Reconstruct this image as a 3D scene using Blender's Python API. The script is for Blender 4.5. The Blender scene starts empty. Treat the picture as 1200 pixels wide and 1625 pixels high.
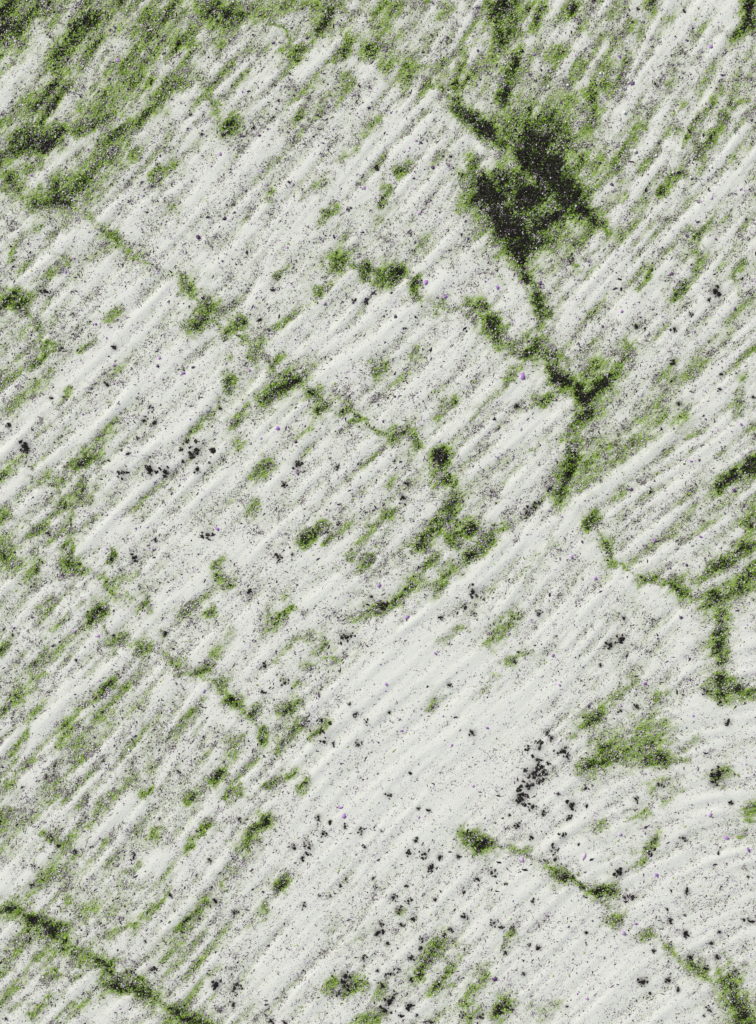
import bpy, math, random
import numpy as np

# ------------------------------------------------------------------ camera, sky, sun, exposure
sc = bpy.context.scene
C = sc.collection
U = 400.0                                   # photograph pixels per metre of ground
CAM_H = 9.0
cam_d = bpy.data.cameras.new("camera")
cam = bpy.data.objects.new("camera", cam_d)
C.objects.link(cam)
cam.location = (0, 0, CAM_H)
cam.rotation_euler = (0, 0, 0)
cam_d.sensor_fit = 'VERTICAL'
cam_d.sensor_height = 36.0
cam_d.lens = 36.0 * CAM_H / (1625.0 / U)
cam_d.clip_end = 2000
sc.camera = cam

SUN_EL, SUN_AZ = math.radians(47), math.radians(-48)     # azimuth measured from +Y towards +X
world = bpy.data.worlds.new("World")
sc.world = world
world.use_nodes = True
wn = world.node_tree.nodes
wl = world.node_tree.links
bg = wn.get("Background") or wn.new("ShaderNodeBackground")
sky = wn.new("ShaderNodeTexSky")
sky.sky_type = 'NISHITA'
sky.sun_disc = False
sky.sun_elevation = SUN_EL
sky.sun_rotation = SUN_AZ
sky.dust_density = 3.0
wl.new(sky.outputs[0], bg.inputs[0])
bg.inputs[1].default_value = 0.08
sun_d = bpy.data.lights.new("sun", 'SUN')
sun_d.energy = 2.8
sun_d.angle = math.radians(0.6)
sun_d.color = (1.0, 0.955, 0.87)
sun = bpy.data.objects.new("sun", sun_d)
C.objects.link(sun)
sun.rotation_euler = (math.pi / 2 - SUN_EL, 0, math.pi - SUN_AZ)
sun.location = (-6, 6, 9)
sc.view_settings.view_transform = 'Standard'
sc.view_settings.look = 'None'
sc.view_settings.gamma = 1
sc.view_settings.exposure = 0.0

rng = np.random.default_rng(11)
random.seed(5)

# ------------------------------------------------------------------ the survey of the ground (units: cm/2.5, x right, y down)
# green growth: points..., half width, strength
MOSS = [
 ([(0,60),(60,0)],36,.92),([(0,22),(26,0)],22,1.12),([(0,104),(16,82)],12,.66),
 ([(0,262),(40,215),(72,155),(95,105),(130,55),(182,0)],27,.77),([(24,240),(90,212)],21,1.08),([(90,214),(150,196),(182,180)],12,.8),
 ([(8,282),(34,300)],22,.78),([(62,318),(110,298),(150,268),(182,218)],25,.78),([(182,218),(232,180),(285,128)],13,.82),([(66,318),(106,322)],14,.98),
 ([(285,128),(312,76),(340,44),(388,24)],13,.55),([(298,18),(350,10)],30,.55),([(368,20),(400,12)],17,.9),([(215,85),(235,25)],17,.45),
 ([(150,185),(250,60)],60,.50),([(330,60),(420,10)],30,.5),([(20,240),(60,180)],30,.5),([(215,248)],10,.62),([(322,130),(345,184)],12,.5),([(362,202),(376,194)],11,.85),([(268,230)],13,.5),([(266,321)],11,.6),
 ([(98,362),(114,352)],9,.55),([(130,340),(150,355),(180,368)],9,.55),([(180,370),(200,400)],8,.62),([(22,392),(40,368)],8,.45),([(238,280),(255,262)],7,.5),
 ([(400,28),(414,20)],22,.7),([(430,8),(500,8)],16,.65),([(506,52),(530,8)],14,.95),([(544,82),(552,50)],11,.7),([(592,74),(612,28),(640,10)],20,.75),
 ([(642,58),(612,108)],12,.62),([(650,122),(668,104)],14,.76),([(702,28),(712,16)],8,.62),([(668,62)],16,.42),([(738,78),(720,142)],7,.6),([(694,130),(702,104)],10,.5),
 ([(790,14),(794,66)],17,.95),([(430,36),(450,50),(464,76)],2.5,.55),([(464,92),(474,78)],9,.88),([(490,132),(530,96)],6,.55),([(464,160),(490,136)],7,.62),
 ([(468,196),(478,188)],6,.6),([(580,216),(612,180)],6,.45),([(540,256),(580,220)],6,.42),([(482,308),(514,288)],9,.55),([(428,314),(434,302)],8,.5),
 ([(516,346),(532,330)],7,.56),([(634,276),(650,264)],9,.66),([(604,326),(612,300)],6,.6),([(668,382),(682,370)],5,.6),([(592,362),(604,346)],8,.45),
 ([(727,172),(748,190)],15,1.05),([(748,190),(800,226)],15,.98),([(757,256),(752,288),(772,310)],11,.9),
 ([(768,304),(800,342),(832,388)],36,1.14),([(780,338),(790,350)],16,1.22),([(852,240),(874,270),(888,312)],44,1.34),([(804,290),(838,320),(850,372)],40,1.04),
 ([(830,200),(886,205),(912,256)],44,.84),([(850,140),(900,180)],40,.62),([(768,330),(830,404)],24,.9),([(740,300),(760,340)],14,.6),([(946,196),(930,150)],17,.6),([(900,322),(934,342),(958,364)],14,.98),
 ([(826,372),(832,412)],17,1.0),([(832,412),(838,442)],9,.85),([(868,352),(884,340)],14,.8),
 ([(800,4),(812,44)],18,.96),([(844,42),(862,12)],14,.74),([(800,152),(814,116),(824,86)],13,1.0),([(908,20),(914,10)],10,.8),([(938,40),(952,58)],11,.55),
 ([(1030,6)],8,.7),([(882,78),(866,98)],12,.7),([(1004,38),(980,66),(944,112)],8,.6),([(962,132)],12,.62),([(938,144),(950,108)],11,.6),([(1055,32)],11,.4),
 ([(1192,6),(1192,40)],13,.97),([(1192,40),(1170,58)],8,.95),([(972,262),(990,236),(1014,196)],10,.76),([(1018,266),(1028,256)],8,.55),([(1054,302),(1078,276)],7,.86),
 ([(1090,220),(1108,192)],6,.78),([(1112,184),(1146,140)],5,.62),([(1104,250),(1128,222),(1150,184)],7,.9),([(1166,166),(1188,160)],7,.72),([(1130,106),(1100,150)],5,.62),
 ([(1086,162)],9,.62),([(1062,132)],7,.55),([(1150,332),(1192,280)],5,.5),([(1110,374),(1140,344)],5,.62),([(988,322),(996,312)],4,.7),([(960,60),(990,20)],8,.4),
 ([(20,400),(15,416)],7,.5),([(50,452),(104,408)],8,.48),([(-8,494),(34,474)],13,.95),([(44,494),(60,510),(66,532)],4,.62),([(34,522),(6,546)],7,.5),
 ([(58,584),(78,546)],6,.72),([(22,652),(60,612)],12,.42),([(290,440),(302,458)],14,.82),([(312,516),(334,490)],15,1.06),([(356,526),(382,512)],9,.62),
 ([(132,556),(152,538)],6,.45),([(168,512),(194,488)],5,.55),([(94,642),(114,620)],6,.66),([(58,692),(78,672)],7,.5),([(30,724),(4,752)],7,.62),
 ([(150,716),(186,684)],6,.6),([(116,744),(150,724)],9,.84),([(124,786),(130,768)],14,.84),([(72,758),(104,766)],11,.52),([(360,620),(366,604)],7,.82),
 ([(368,668),(388,644)],8,.7),([(330,664),(346,636)],5,.55),([(376,700)],18,.4),([(366,570)],8,.45),([(290,702),(322,668)],5,.5),
 ([(440,440),(456,416)],7,.56),([(528,432),(540,406)],12,.72),([(500,462),(516,448)],7,.8),([(576,436),(582,424)],9,.86),([(610,438),(634,428)],12,1.04),
 ([(658,442),(662,476)],8,.82),([(440,522),(482,480)],6,.52),([(402,562),(416,538)],12,.62),([(690,502),(702,482)],7,.62),([(748,494),(762,484)],9,.86),
 ([(776,514),(792,540)],11,.9),([(424,634),(466,602)],15,.97),([(470,590),(488,574)],13,.55),([(496,622),(512,642)],9,.95),([(508,652)],8,1.08),
 ([(430,592),(446,566)],6,.5),([(598,588),(616,572)],7,.82),([(630,602),(648,588)],5,.45),([(492,680),(504,662)],7,.5),([(470,702),(492,680)],6,.5),
 ([(542,650),(550,640)],8,.68),([(556,670),(582,666)],5,.76),([(402,756),(424,736)],9,.66),([(624,692),(648,680)],8,.88),([(648,682),(664,706)],10,.88),
 ([(698,718),(698,742)],11,.98),([(690,752),(720,766)],8,.9),([(690,664),(724,634)],6,.62),([(752,662),(796,618)],5,.55),([(614,768),(622,758)],6,.62),
 ([(712,804),(724,790)],9,.8),([(650,570),(660,556)],7,.45),([(686,630),(700,612)],9,.4),
 ([(850,466),(864,498)],8,.86),([(832,560),(852,542)],13,1.02),([(808,546),(828,548)],6,.55),([(868,560),(896,568)],10,.66),([(878,596),(902,604)],13,1.1),
 ([(902,606),(926,628)],14,1.24),([(926,632),(960,606)],13,1.05),([(960,606),(1002,550)],10,.88),([(930,592),(966,566)],20,.68),([(872,632),(848,640)],7,.82),([(840,440),(852,470),(864,500),(856,540),(880,575),(905,610)],6,.72),
 ([(930,650),(918,680),(914,700)],11,.86),([(902,752),(912,724)],12,.92),([(884,796),(896,782)],11,.88),([(918,752),(980,706),(1080,650)],30,.56),
 ([(906,412),(916,420)],5,.82),([(1014,456),(1036,430)],5,.76),([(1068,468),(1080,452)],6,.82),([(1100,422),(1110,408)],9,.52),([(1166,444),(1182,418)],7,.82),
 ([(1180,466)],6,.62),([(1098,598)],6,.62),([(1172,628),(1182,600)],7,.78),([(1164,654),(1176,644)],9,.7),([(1188,742),(1200,730)],9,.88),
 ([(1140,772),(1164,756)],9,.84),([(1088,702),(1116,680)],6,.4),([(844,716),(868,692)],4,.55),([(804,608),(816,584)],6,.7),
 ([(-10,872),(28,890)],30,.76),([(-4,832),(6,820)],12,.62),([(102,802),(128,796)],10,.8),([(58,840),(78,838)],7,.62),([(44,872),(60,856)],6,.5),
 ([(104,862),(112,842)],8,.72),([(110,892),(126,902)],11,.86),([(56,904),(70,890)],5,.68),([(172,894),(178,880)],5,.72),([(160,916),(184,944)],8,.74),
 ([(208,918),(218,910)],7,.5),([(196,944),(216,956)],3,.6),([(222,966),(234,958)],8,.88),([(144,986),(156,972)],10,.88),([(76,1000),(130,958)],4,.5),
 ([(60,974),(86,946)],4,.5),([(340,898),(350,888)],6,.76),([(346,916),(368,924)],10,.68),([(284,974),(304,956)],6,.72),([(182,1022),(190,1012)],8,.82),
 ([(224,1032),(236,1030)],10,.82),([(258,1036),(284,1058)],6,.7),([(288,1072),(300,1064)],6,.74),([(312,1068),(328,1062)],8,.74),([(344,1084),(352,1080)],9,.78),
 ([(364,1108),(384,1120)],9,.98),([(384,1120),(400,1138)],7,.9),([(326,978),(336,968)],7,.58),([(336,1038),(368,1010)],7,.55),([(0,1038),(10,1028)],6,.72),
 ([(6,1128),(44,1092),(64,1068)],7,.7),([(20,1194),(44,1152),(76,1112)],7,.55),([(92,1184),(122,1140),(180,1082)],9,.62),([(156,1144),(176,1132)],9,.62),
 ([(288,1142),(322,1108)],5,.5),([(228,1160),(240,1150)],6,.5),([(366,1194),(392,1168)],7,.76),([(192,1196),(206,1180)],6,.55),([(262,1010),(256,1000)],4,.6),
 ([(398,812),(412,802)],9,.6),([(476,864),(512,828)],8,.7),([(518,862),(556,826)],6,.5),([(554,884),(588,846),(620,814)],7,.76),([(568,904),(588,884)],7,.66),
 ([(668,862),(690,832)],12,.86),([(690,832),(726,796)],10,.84),([(650,862)],10,.5),([(718,858),(748,828)],11,.92),([(744,884),(778,858)],11,.9),([(784,846),(800,834)],8,.72),
 ([(628,958),(656,930)],6,.86),([(656,930),(692,888)],7,.72),([(688,936),(716,904)],11,.72),([(436,984),(460,964)],7,.88),([(478,972)],6,.5),([(404,1022),(430,992)],5,.5),
 ([(436,1048),(464,1020),(500,1006)],5,.5),([(494,1058),(524,1042)],8,.7),([(506,1040),(516,1022)],8,.7),([(566,984),(584,972)],6,.66),([(594,968),(614,966)],6,.72),
 ([(448,1080),(494,1086)],5,.52),([(450,1130),(474,1112)],7,.86),([(444,1188),(458,1168)],7,.86),([(460,1164),(482,1142)],6,.82),([(416,1172),(420,1158)],7,.86),([(398,1140),(404,1124)],7,.84),
 ([(492,1170),(522,1148)],7,.62),([(680,1124),(698,1104)],4,.5),([(780,1014),(800,994)],11,.8),([(700,1020),(740,996)],7,.42),([(766,1098),(786,1068)],6,.55),
 ([(934,832),(946,820)],11,.98),([(964,860),(972,890)],8,.8),([(1016,926),(1046,918)],6,.62),([(1068,926),(1090,938)],12,.97),([(990,902),(1014,912)],8,.4),
 ([(1150,894),(1192,868)],9,.78),([(1104,918),(1142,896)],6,.62),([(1122,958),(1158,938)],13,.86),([(1158,938),(1202,898)],13,.76),([(1140,972),(1146,1000)],12,.84),([(1145,1000),(1145,1042)],11,1.04),
 ([(1142,1072),(1152,1104)],12,1.12),([(1152,1100),(1170,1096)],7,1.0),([(1178,1104),(1202,1100)],6,.8),([(832,922),(858,892),(872,858)],5,.6),([(802,938),(852,880)],5,.5),
 ([(796,1008),(812,984)],11,.78),([(806,1050),(846,1036)],6,.6),([(970,1116),(1004,1074)],8,.58),([(924,1152),(952,1132)],8,.76),([(910,1166)],7,.6),([(1040,1106),(1062,1096)],6,.52),
([(1184,832),(1200,820)],11,.6),([(930,1214),(980,1202),(1052,1206)],14,.78),([(960,1194),(1012,1180),(1034,1156)],26,.76),
 ([(1050,1210),(1090,1204)],7,.5),([(1080,1190),(1110,1170)],6,.42),
 ([(-4,1312),(16,1288)],14,.66),([(20,1252)],18,.42),([(66,1320),(100,1340)],7,.6),([(136,1312),(162,1280)],6,.66),([(176,1262),(212,1232)],6,.66),([(224,1264),(240,1254)],6,.56),
 ([(338,1240),(352,1228)],8,.92),([(302,1268),(318,1258)],9,.66),([(362,1266),(382,1248)],5,.76),([(296,1344),(332,1308)],5,.88),([(240,1330),(250,1318)],6,.56),([(388,1346),(402,1322)],8,.92),
 ([(166,1338)],6,.5),([(60,1408),(102,1374)],10,.5),([(210,1382),(220,1370)],7,.5),([(128,1452),(200,1420)],16,.62),([(98,1440),(110,1430)],8,.62),([(228,1450),(268,1422)],5,.78),
 ([(172,1492),(220,1462)],6,.62),([(354,1408),(372,1380)],8,.6),([(284,1474),(304,1456)],7,.66),([(310,1448),(328,1434)],7,.66),([(270,1500)],26,.42),
 ([(-6,1440),(30,1442),(62,1466)],14,.98),([(62,1466),(96,1480),(104,1504)],15,.95),([(122,1518),(150,1532)],13,.96),([(150,1532),(176,1528)],8,.86),([(172,1560),(192,1566)],13,.94),
 ([(214,1566),(244,1588)],11,.94),([(268,1602),(330,1628)],11,1.04),([(56,1524),(88,1504)],9,.74),([(72,1548),(86,1540)],7,.62),([(44,1612),(78,1588)],6,.62),([(104,1604),(116,1594)],6,.5),([(-2,1536),(8,1526)],8,.56),
 ([(126,1552),(136,1540)],8,.7),([(424,1248),(438,1240)],7,.72),([(454,1236),(466,1224)],5,.8),([(472,1256),(486,1236)],5,.86),([(402,1330),(420,1300)],8,.95),([(444,1404),(456,1392)],8,.74),
 ([(400,1466),(420,1440)],7,.58),([(560,1484)],24,.38),([(512,1572),(532,1556)],6,.72),([(552,1574),(574,1562)],9,.74),([(576,1624),(604,1604)],10,.88),([(596,1580),(612,1568)],7,.78),
 ([(680,1520),(704,1494)],11,.86),([(662,1548),(674,1536)],8,.68),([(686,1572),(722,1534)],8,.78),([(730,1518),(748,1500)],6,.6),([(736,1590),(776,1546)],8,.76),([(784,1612),(800,1592)],8,.95),([(750,1616),(760,1602)],7,.78),
 ([(742,1324),(770,1342)],11,.88),([(632,1446)],8,.5),([(810,1352),(832,1348)],6,.66),([(866,1376),(896,1396)],9,.86),([(906,1396),(928,1410)],5,.8),([(944,1418),(970,1410)],9,.94),
 ([(1018,1364),(1040,1332)],6,.72),([(970,1462),(984,1454)],9,.82),([(1020,1484),(1032,1478)],8,.68),([(1062,1498),(1078,1516)],6,.74),([(1098,1524),(1122,1544)],9,.92),
 ([(948,1322),(960,1306)],8,.58),([(996,1304),(1026,1290)],5,.74),([(1036,1252),(1056,1242)],8,.7),([(1050,1272),(1084,1256)],7,.5),([(1184,1296),(1200,1276)],10,.76),([(1170,1330),(1200,1336)],5,.52),
 ([(1156,1560),(1168,1590)],17,1.0),([(1168,1592),(1190,1626)],20,1.02),([(800,1506),(812,1480)],6,.62),([(866,1612),(884,1598)],8,.5),([(836,1606),(846,1596)],6,.45),([(1134,1236),(1148,1222)],8,.95),
]
VEIN = [
 ([(40,758),(88,772),(108,806),(114,850),(118,896),(150,912),(178,926),(204,946),(228,962)],4,.58),
 ([(150,980),(186,1018),(230,1030),(266,1042),(302,1070),(346,1084),(374,1110),(400,1136),(418,1166)],4,.50),
 ([(110,905),(140,980)],3,.4),([(178,926),(168,960),(150,978)],3.5,.55),
 ([(300,455),(322,505),(366,525),(412,552),(448,600),(500,632),(514,655),(546,652),(580,668),(606,690),(640,688),(664,708),(696,742),(720,766),(720,800),(724,840)],4,.55),
 ([(530,412),(578,432),(618,432),(654,446),(664,476),(700,492),(756,488),(784,530),(842,548),(900,606)],4,.58),
 ([(838,440),(850,466),(862,498),(852,542)],5,.66),([(915,640),(916,700),(906,744),(892,790)],7,.74),([(936,822),(964,868),(976,890),(1026,920),(1080,934),(1138,974)],4.5,.64),
 ([(770,1340),(850,1362),(882,1386)],4,.4),([(882,1386),(926,1410),(952,1430),(980,1458)],4,.5),([(980,1458),(1030,1482),(1062,1494)],3.5,.36),([(1062,1494),(1078,1514),(1120,1540)],4,.55),
 ([(610,70),(650,112),(690,136),(730,170)],6,.55),([(120,325),(150,355),(182,372),(200,402),(240,420),(300,446)],3.5,.45),
 ([(104,1500),(120,1522),(180,1540),(196,1568),(240,1586),(270,1604)],8,.78),([(1120,1096),(1150,1104),(1202,1102)],4,.6),
 ([(950,1414),(984,1386),(1030,1350),(1042,1330)],3.5,.5),([(0,490),(46,496),(64,530),(66,556)],3,.5)]
# wind-scoured crests of clean pale sand
CREST = [
 ([(2,150),(36,104),(62,58)],20,.8),([(40,304),(100,250),(155,204)],6,1),([(0,392),(50,348)],6,1),([(88,396),(136,358)],8,.9),([(200,362),(232,326)],9,.9),([(300,322),(330,288),(356,254)],8,1),
 ([(245,186),(292,152)],7,.8),([(280,242),(332,196)],6,.8),([(345,186),(392,140)],8,.8),([(476,118),(532,62)],9,1),([(398,134),(444,94)],8,.8),([(406,246),(440,196)],7,.7),
 ([(430,400),(520,318),(572,250),(640,170),(662,146)],5,.85),([(620,250),(682,188)],6,.8),([(688,170),(716,196)],10,.6),([(742,222),(764,238)],8,1),([(780,262),(784,280)],9,1),([(640,332),(702,268)],6,.8),
 ([(560,100),(600,118)],12,.6),([(812,132),(842,58),(892,0)],7,.95),([(925,76),(962,38)],6,.7),([(1100,348),(1150,300),(1204,244)],8,1),([(1000,142),(1060,60),(1112,0)],7,.85),([(1086,200),(1142,126)],5,.8),
 ([(1058,228),(1086,236)],7,.7),([(1120,12),(1180,10)],14,.6),([(1000,300),(1060,250)],6,.6),([(980,180),(1040,120)],7,.6),([(904,352),(914,366)],8,.9),
 ([(0,718),(60,654),(130,590),(200,522),(270,452),(322,404)],7,1),([(0,786),(40,748)],6,.9),([(60,748),(170,660),(250,600),(330,530)],6,.8),([(170,742),(280,690),(352,610)],8,.8),([(18,452),(82,408)],5,.8),
 ([(220,500),(292,438)],6,.7),([(290,486),(342,428)],6,.9),([(320,780),(400,740)],14,.6),([(400,474),(432,402)],6,.7),([(424,546),(520,470),(566,428)],6,.9),([(400,624),(440,560)],5,.8),
 ([(500,600),(600,540),(680,470),(702,436)],8,1),([(420,792),(480,702),(542,640)],7,.95),([(540,590),(622,520)],5,.7),([(670,722),(720,680),(802,598)],8,1),([(480,560),(560,500)],5,.7),([(590,484),(642,452)],6,.8),
 ([(640,700),(600,740)],7,.6),([(410,690),(470,630)],6,.8),([(430,700),(480,640)],4,.8),([(810,440),(840,520)],14,.5),
 ([(985,502),(1020,456),(1062,418)],6,.9),([(1048,542),(1076,510),(1122,470)],5,.8),([(742,946),(820,872),(902,806)],7,1),([(902,806),(1000,742),(1060,690),(1120,650),(1204,588)],11,1),([(812,704),(860,664),(902,642)],13,.95),([(800,782),(862,720)],7,.8),
 ([(806,626),(862,600)],12,.9),([(1080,560),(1140,520)],7,.6),([(940,460),(990,420)],18,.5),([(54,1156),(130,1094),(212,1028)],8,1),([(0,1192),(110,1082)],5,.8),([(126,868),(200,828)],14,.7),([(142,900)],12,.8),
 ([(212,1012),(262,960),(332,900)],6,.9),([(0,942),(60,884),(112,850)],5,.8),([(300,856),(400,880)],20,.7),([(338,1132),(400,1160)],12,.7),([(180,990),(224,950)],6,.8),([(60,1200),(150,1120)],4,.7),([(300,1090),(340,1110)],9,.7),
 ([(802,858),(742,922),(640,998)],8,1),([(520,1160),(700,1000)],16,.9),([(440,900),(560,870)],18,.7),([(470,960),(540,930)],14,.6),([(500,1240),(640,1080),(790,1050)],30,.55),([(560,1300),(700,1180),(800,1130)],34,.6),
 ([(796,966),(860,880),(916,808)],6,1),([(896,1024),(982,908)],6,.9),([(930,862),(938,880)],14,.8),([(1000,930),(1060,950),(1096,990)],16,.7),([(1084,1020),(1090,1060)],16,.6),([(1180,990),(1180,1050)],15,.8),
 ([(1090,1132),(1180,1118)],12,.8),([(820,1120),(880,1090)],22,.7),([(1080,1152),(1200,1130)],7,.6),([(0,1424),(44,1388)],9,1),([(150,1332),(214,1268)],8,.9),([(288,1334),(352,1254)],7,.95),([(230,1388),(262,1358)],10,.7),
 ([(118,1574),(158,1548)],8,.95),([(148,1616),(204,1580)],9,.95),([(262,1472),(302,1428)],7,.7),([(40,1342),(92,1290)],6,.8),([(350,1370),(300,1420)],6,.6),([(360,1290),(400,1250)],6,.8),
 ([(520,1350),(640,1240)],20,.6),([(640,1360),(720,1290)],14,.6),([(420,1560),(500,1450)],20,.5),([(650,1500),(630,1530)],14,.6),([(936,1424),(1000,1370),(1082,1322)],7,.95),([(956,1330),(1060,1276),(1140,1262),(1204,1266)],8,1),([(1050,1300),(1120,1288),(1204,1296)],4,.7),([(1080,1172),(1204,1152)],6,.8),
 ([(1116,1364),(1202,1338)],5,.9),([(870,1270),(900,1240)],14,.6),([(920,1350),(940,1370)],13,.8),([(1088,1492),(1096,1500)],10,.9),([(830,1400),(900,1440)],20,.6),([(1090,1250),(1200,1210)],6,.9),([(960,1580),(1000,1520)],20,.5),
 ([(640,1610),(700,1590)],9,.7),([(740,1490),(770,1450)],10,.6),([(860,1350),(940,1290)],14,.5),
]
# dark grit clumps: x, y, radius, how crumbly (0 tight, 1 scattered)
CLUMP = [(355,213,5,0),(604,327,5,0),(598,266,6,0),(554,332,4,.3),(40,708,11,.2),(238,746,10,.3),(262,748,9,.5),(312,716,20,1),(313,746,6,.2),(195,750,9,.6),(228,668,7,.6),(246,670,5,.4),(238,645,5,.5),
 (218,697,4,.4),(170,610,6,.3),(182,551,5,.3),(70,463,7,.5),(97,553,4,.4),(14,676,5,.2),(81,632,4,.2),(204,720,4,.4),(349,648,4,.2),(283,62,4,.2),(345,34,4,.2),(12,70,5,.2),(141,61,4,.2),(250,57,4,.4),
 (433,460,4,.4),(580,479,6,.5),(562,478,5,.5),(440,441,5,.6),(472,737,8,.3),(534,741,5,.5),(451,769,6,.5),(640,790,7,.2),(646,767,5,.6),(785,665,3,.2),(403,203,4,.3),(442,160,3,.2),(715,249,2.5,.1),
 (1135,462,10,.2),(1125,476,5,.5),(1010,518,5,.2),(1070,521,7,.6),(1096,499,5,.6),(1070,575,6,.4),(1145,594,4,.3),(820,645,6,.1),(872,776,6,.2),(856,798,5,.2),(1077,640,5,.3),(943,1,4,.2),(996,98,5,.3),
 (908,410,7,.6),(1142,618,4,.3),(1195,630,4,.2),(1185,348,4,.4),(1012,15,3,.2),(1086,17,4,.3),
 (212,885,8,.7),(176,888,5,.5),(76,846,5,.3),(58,906,5,.2),(395,940,7,.6),(262,1006,5,.2),(330,848,9,.7),(246,857,5,.6),(57,1052,5,.6),(20,1008,3,.2),(120,1047,3,.3),(182,1010,4,.4),
 (441,884,9,.8),(464,880,3,.2),(750,938,9,.6),(738,964,6,.6),(700,980,5,.5),(752,974,5,.6),(588,947,3,.3),(550,1011,11,.7),(605,966,9,.7),(420,1057,5,.3),(452,1082,7,.8),(418,1099,4,.3),(510,1158,14,1),
 (565,1133,6,.6),(555,1117,3,.3),(529,1181,5,.7),(568,1181,7,.8),(581,1146,5,.8),(618,1130,3,.2),(713,1087,5,.4),(750,1163,7,.4),(838,812,8,.6),(848,804,6,.4),(855,973,6,.3),(815,1049,6,.5),
 (969,1023,8,.2),(985,1015,8,.2),(990,981,4,.1),(953,1056,4,.3),(1010,1122,6,.4),(985,1128,4,.4),(1122,1099,7,.5),(1155,1147,7,.4),(1143,1114,6,.5),(868,1162,5,.1),(875,1171,6,.2),(856,1186,9,.7),(838,1188,5,.8),(895,1192,9,.6),
 (852,1205,9,.8),(900,1200,6,.7),(848,1228,17,.7),(826,1268,11,.3),(838,1248,14,.7),(845,1281,7,.6),(862,1292,6,.5),(822,1310,6,.4),(843,1328,5,.5),(907,1278,10,.4),(903,1298,6,.6),(886,1260,4,.2),(930,1250,5,.6),
 (931,1278,3,.1),(808,1293,3,.2),(870,1212,4,.3),(893,1326,7,.9),(878,1345,8,1),(882,1363,5,.4),(866,1366,4,.4),(983,1385,9,.1),(972,1414,6,.2),(949,1409,5,.4),(924,1410,4,.3),(1030,1350,8,.7),(1040,1332,6,.7),(1010,1268,6,.5),
 (1050,1246,6,.6),(1140,1228,12,.2),(1133,1240,8,.2),(1161,1274,5,.4),(1084,1330,6,.9),(1090,1414,6,.1),(1059,1443,3,.2),(1063,1462,6,.5),(1088,1482,7,.05),(1095,1519,6,.1),(1038,1509,4,.1),(1020,1558,9,.2),(1060,1556,6,.2),
 (1076,1571,5,.1),(1032,1577,3,.1),(1138,1519,6,.2),(1142,1479,5,.4),(1119,1537,7,.3),(1190,1462,6,.9),(1180,1459,4,.6),(1130,1497,4,.3),(1166,1542,7,.9),(992,1424,5,.6),(1006,1424,5,.6),(900,1597,3,.2),(808,1601,7,.3),
 (840,1500,4,.2),(855,1504,6,.6),(832,1546,5,.5),(803,1512,5,.5),(846,1430,4,.3),(930,1480,4,.3),(803,1402,3,.2),(815,1470,5,.9),(1117,1612,3,.1),(1126,1602,6,.9),(1187,1391,3,.2),(1140,1354,3,.1),(918,1340,2.5,.1),
 (512,1322,7,.6),(505,1296,6,.5),(523,1305,4,.3),(547,1312,5,.7),(572,1318,6,.7),(490,1345,9,.9),(465,1344,7,.5),(480,1362,5,.5),(580,1345,4,.7),(540,1406,3,.2),(524,1421,3,.3),(482,1437,6,.8),(506,1420,3,.3),(592,1394,4,.5),
 (600,1480,8,.4),(604,1466,6,.6),(615,1498,5,.2),(577,1521,6,.6),(548,1549,9,.25),(546,1566,9,.35),(538,1576,6,.3),(618,1590,9,.3),(611,1604,9,.4),(608,1566,8,.8),(600,1540,4,.4),(626,1578,6,.8),(650,1596,8,.2),(636,1612,4,.4),
 (652,1520,6,.4),(652,1555,6,.3),(620,1545,8,1),(633,1538,4,.5),(430,1621,6,.4),(452,1622,4,.5),(698,1360,6,.15),(728,1360,5,.2),(684,1376,8,.5),(650,1354,9,1),(674,1355,8,.8),(660,1334,5,.6),(664,1283,4,.5),(681,1286,4,.6),
 (616,1262,6,.9),(624,1424,7,.6),(634,1444,6,.6),(657,1457,7,.8),(637,1468,5,.6),(648,1430,6,.8),(645,1406,4,.5),(737,1455,7,.5),(691,1428,4,.2),(736,1417,3,.4),(780,1384,8,.8),(759,1396,4,.3),(784,1465,7,.8),(796,1471,5,.3),
 (704,1485,4,.3),(716,1476,5,.4),(668,1505,5,.4),(670,1490,5,.5),(790,1602,9,.5),(762,1614,6,.4),(684,1622,6,.5),(735,1610,6,.7),(661,1612,3,.3),(343,1562,9,.2),(372,1568,9,.9),(370,1592,6,.8),(272,1422,4,.1),(46,1492,7,.3),(51,1405,5,.3),
 (342,1430,7,.5),(241,1539,7,.6),(209,1543,7,.9),(94,1341,5,.3),(120,1352,5,.3),(379,1300,4,.2),(345,1233,6,.3),(334,1366,5,.8),(212,1360,6,.9),(375,1447,5,.6),(230,1493,3,.2),(10,1637-20,3,.2),(283,1225+0,4,.5),(651,1227,3,.1)]
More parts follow.
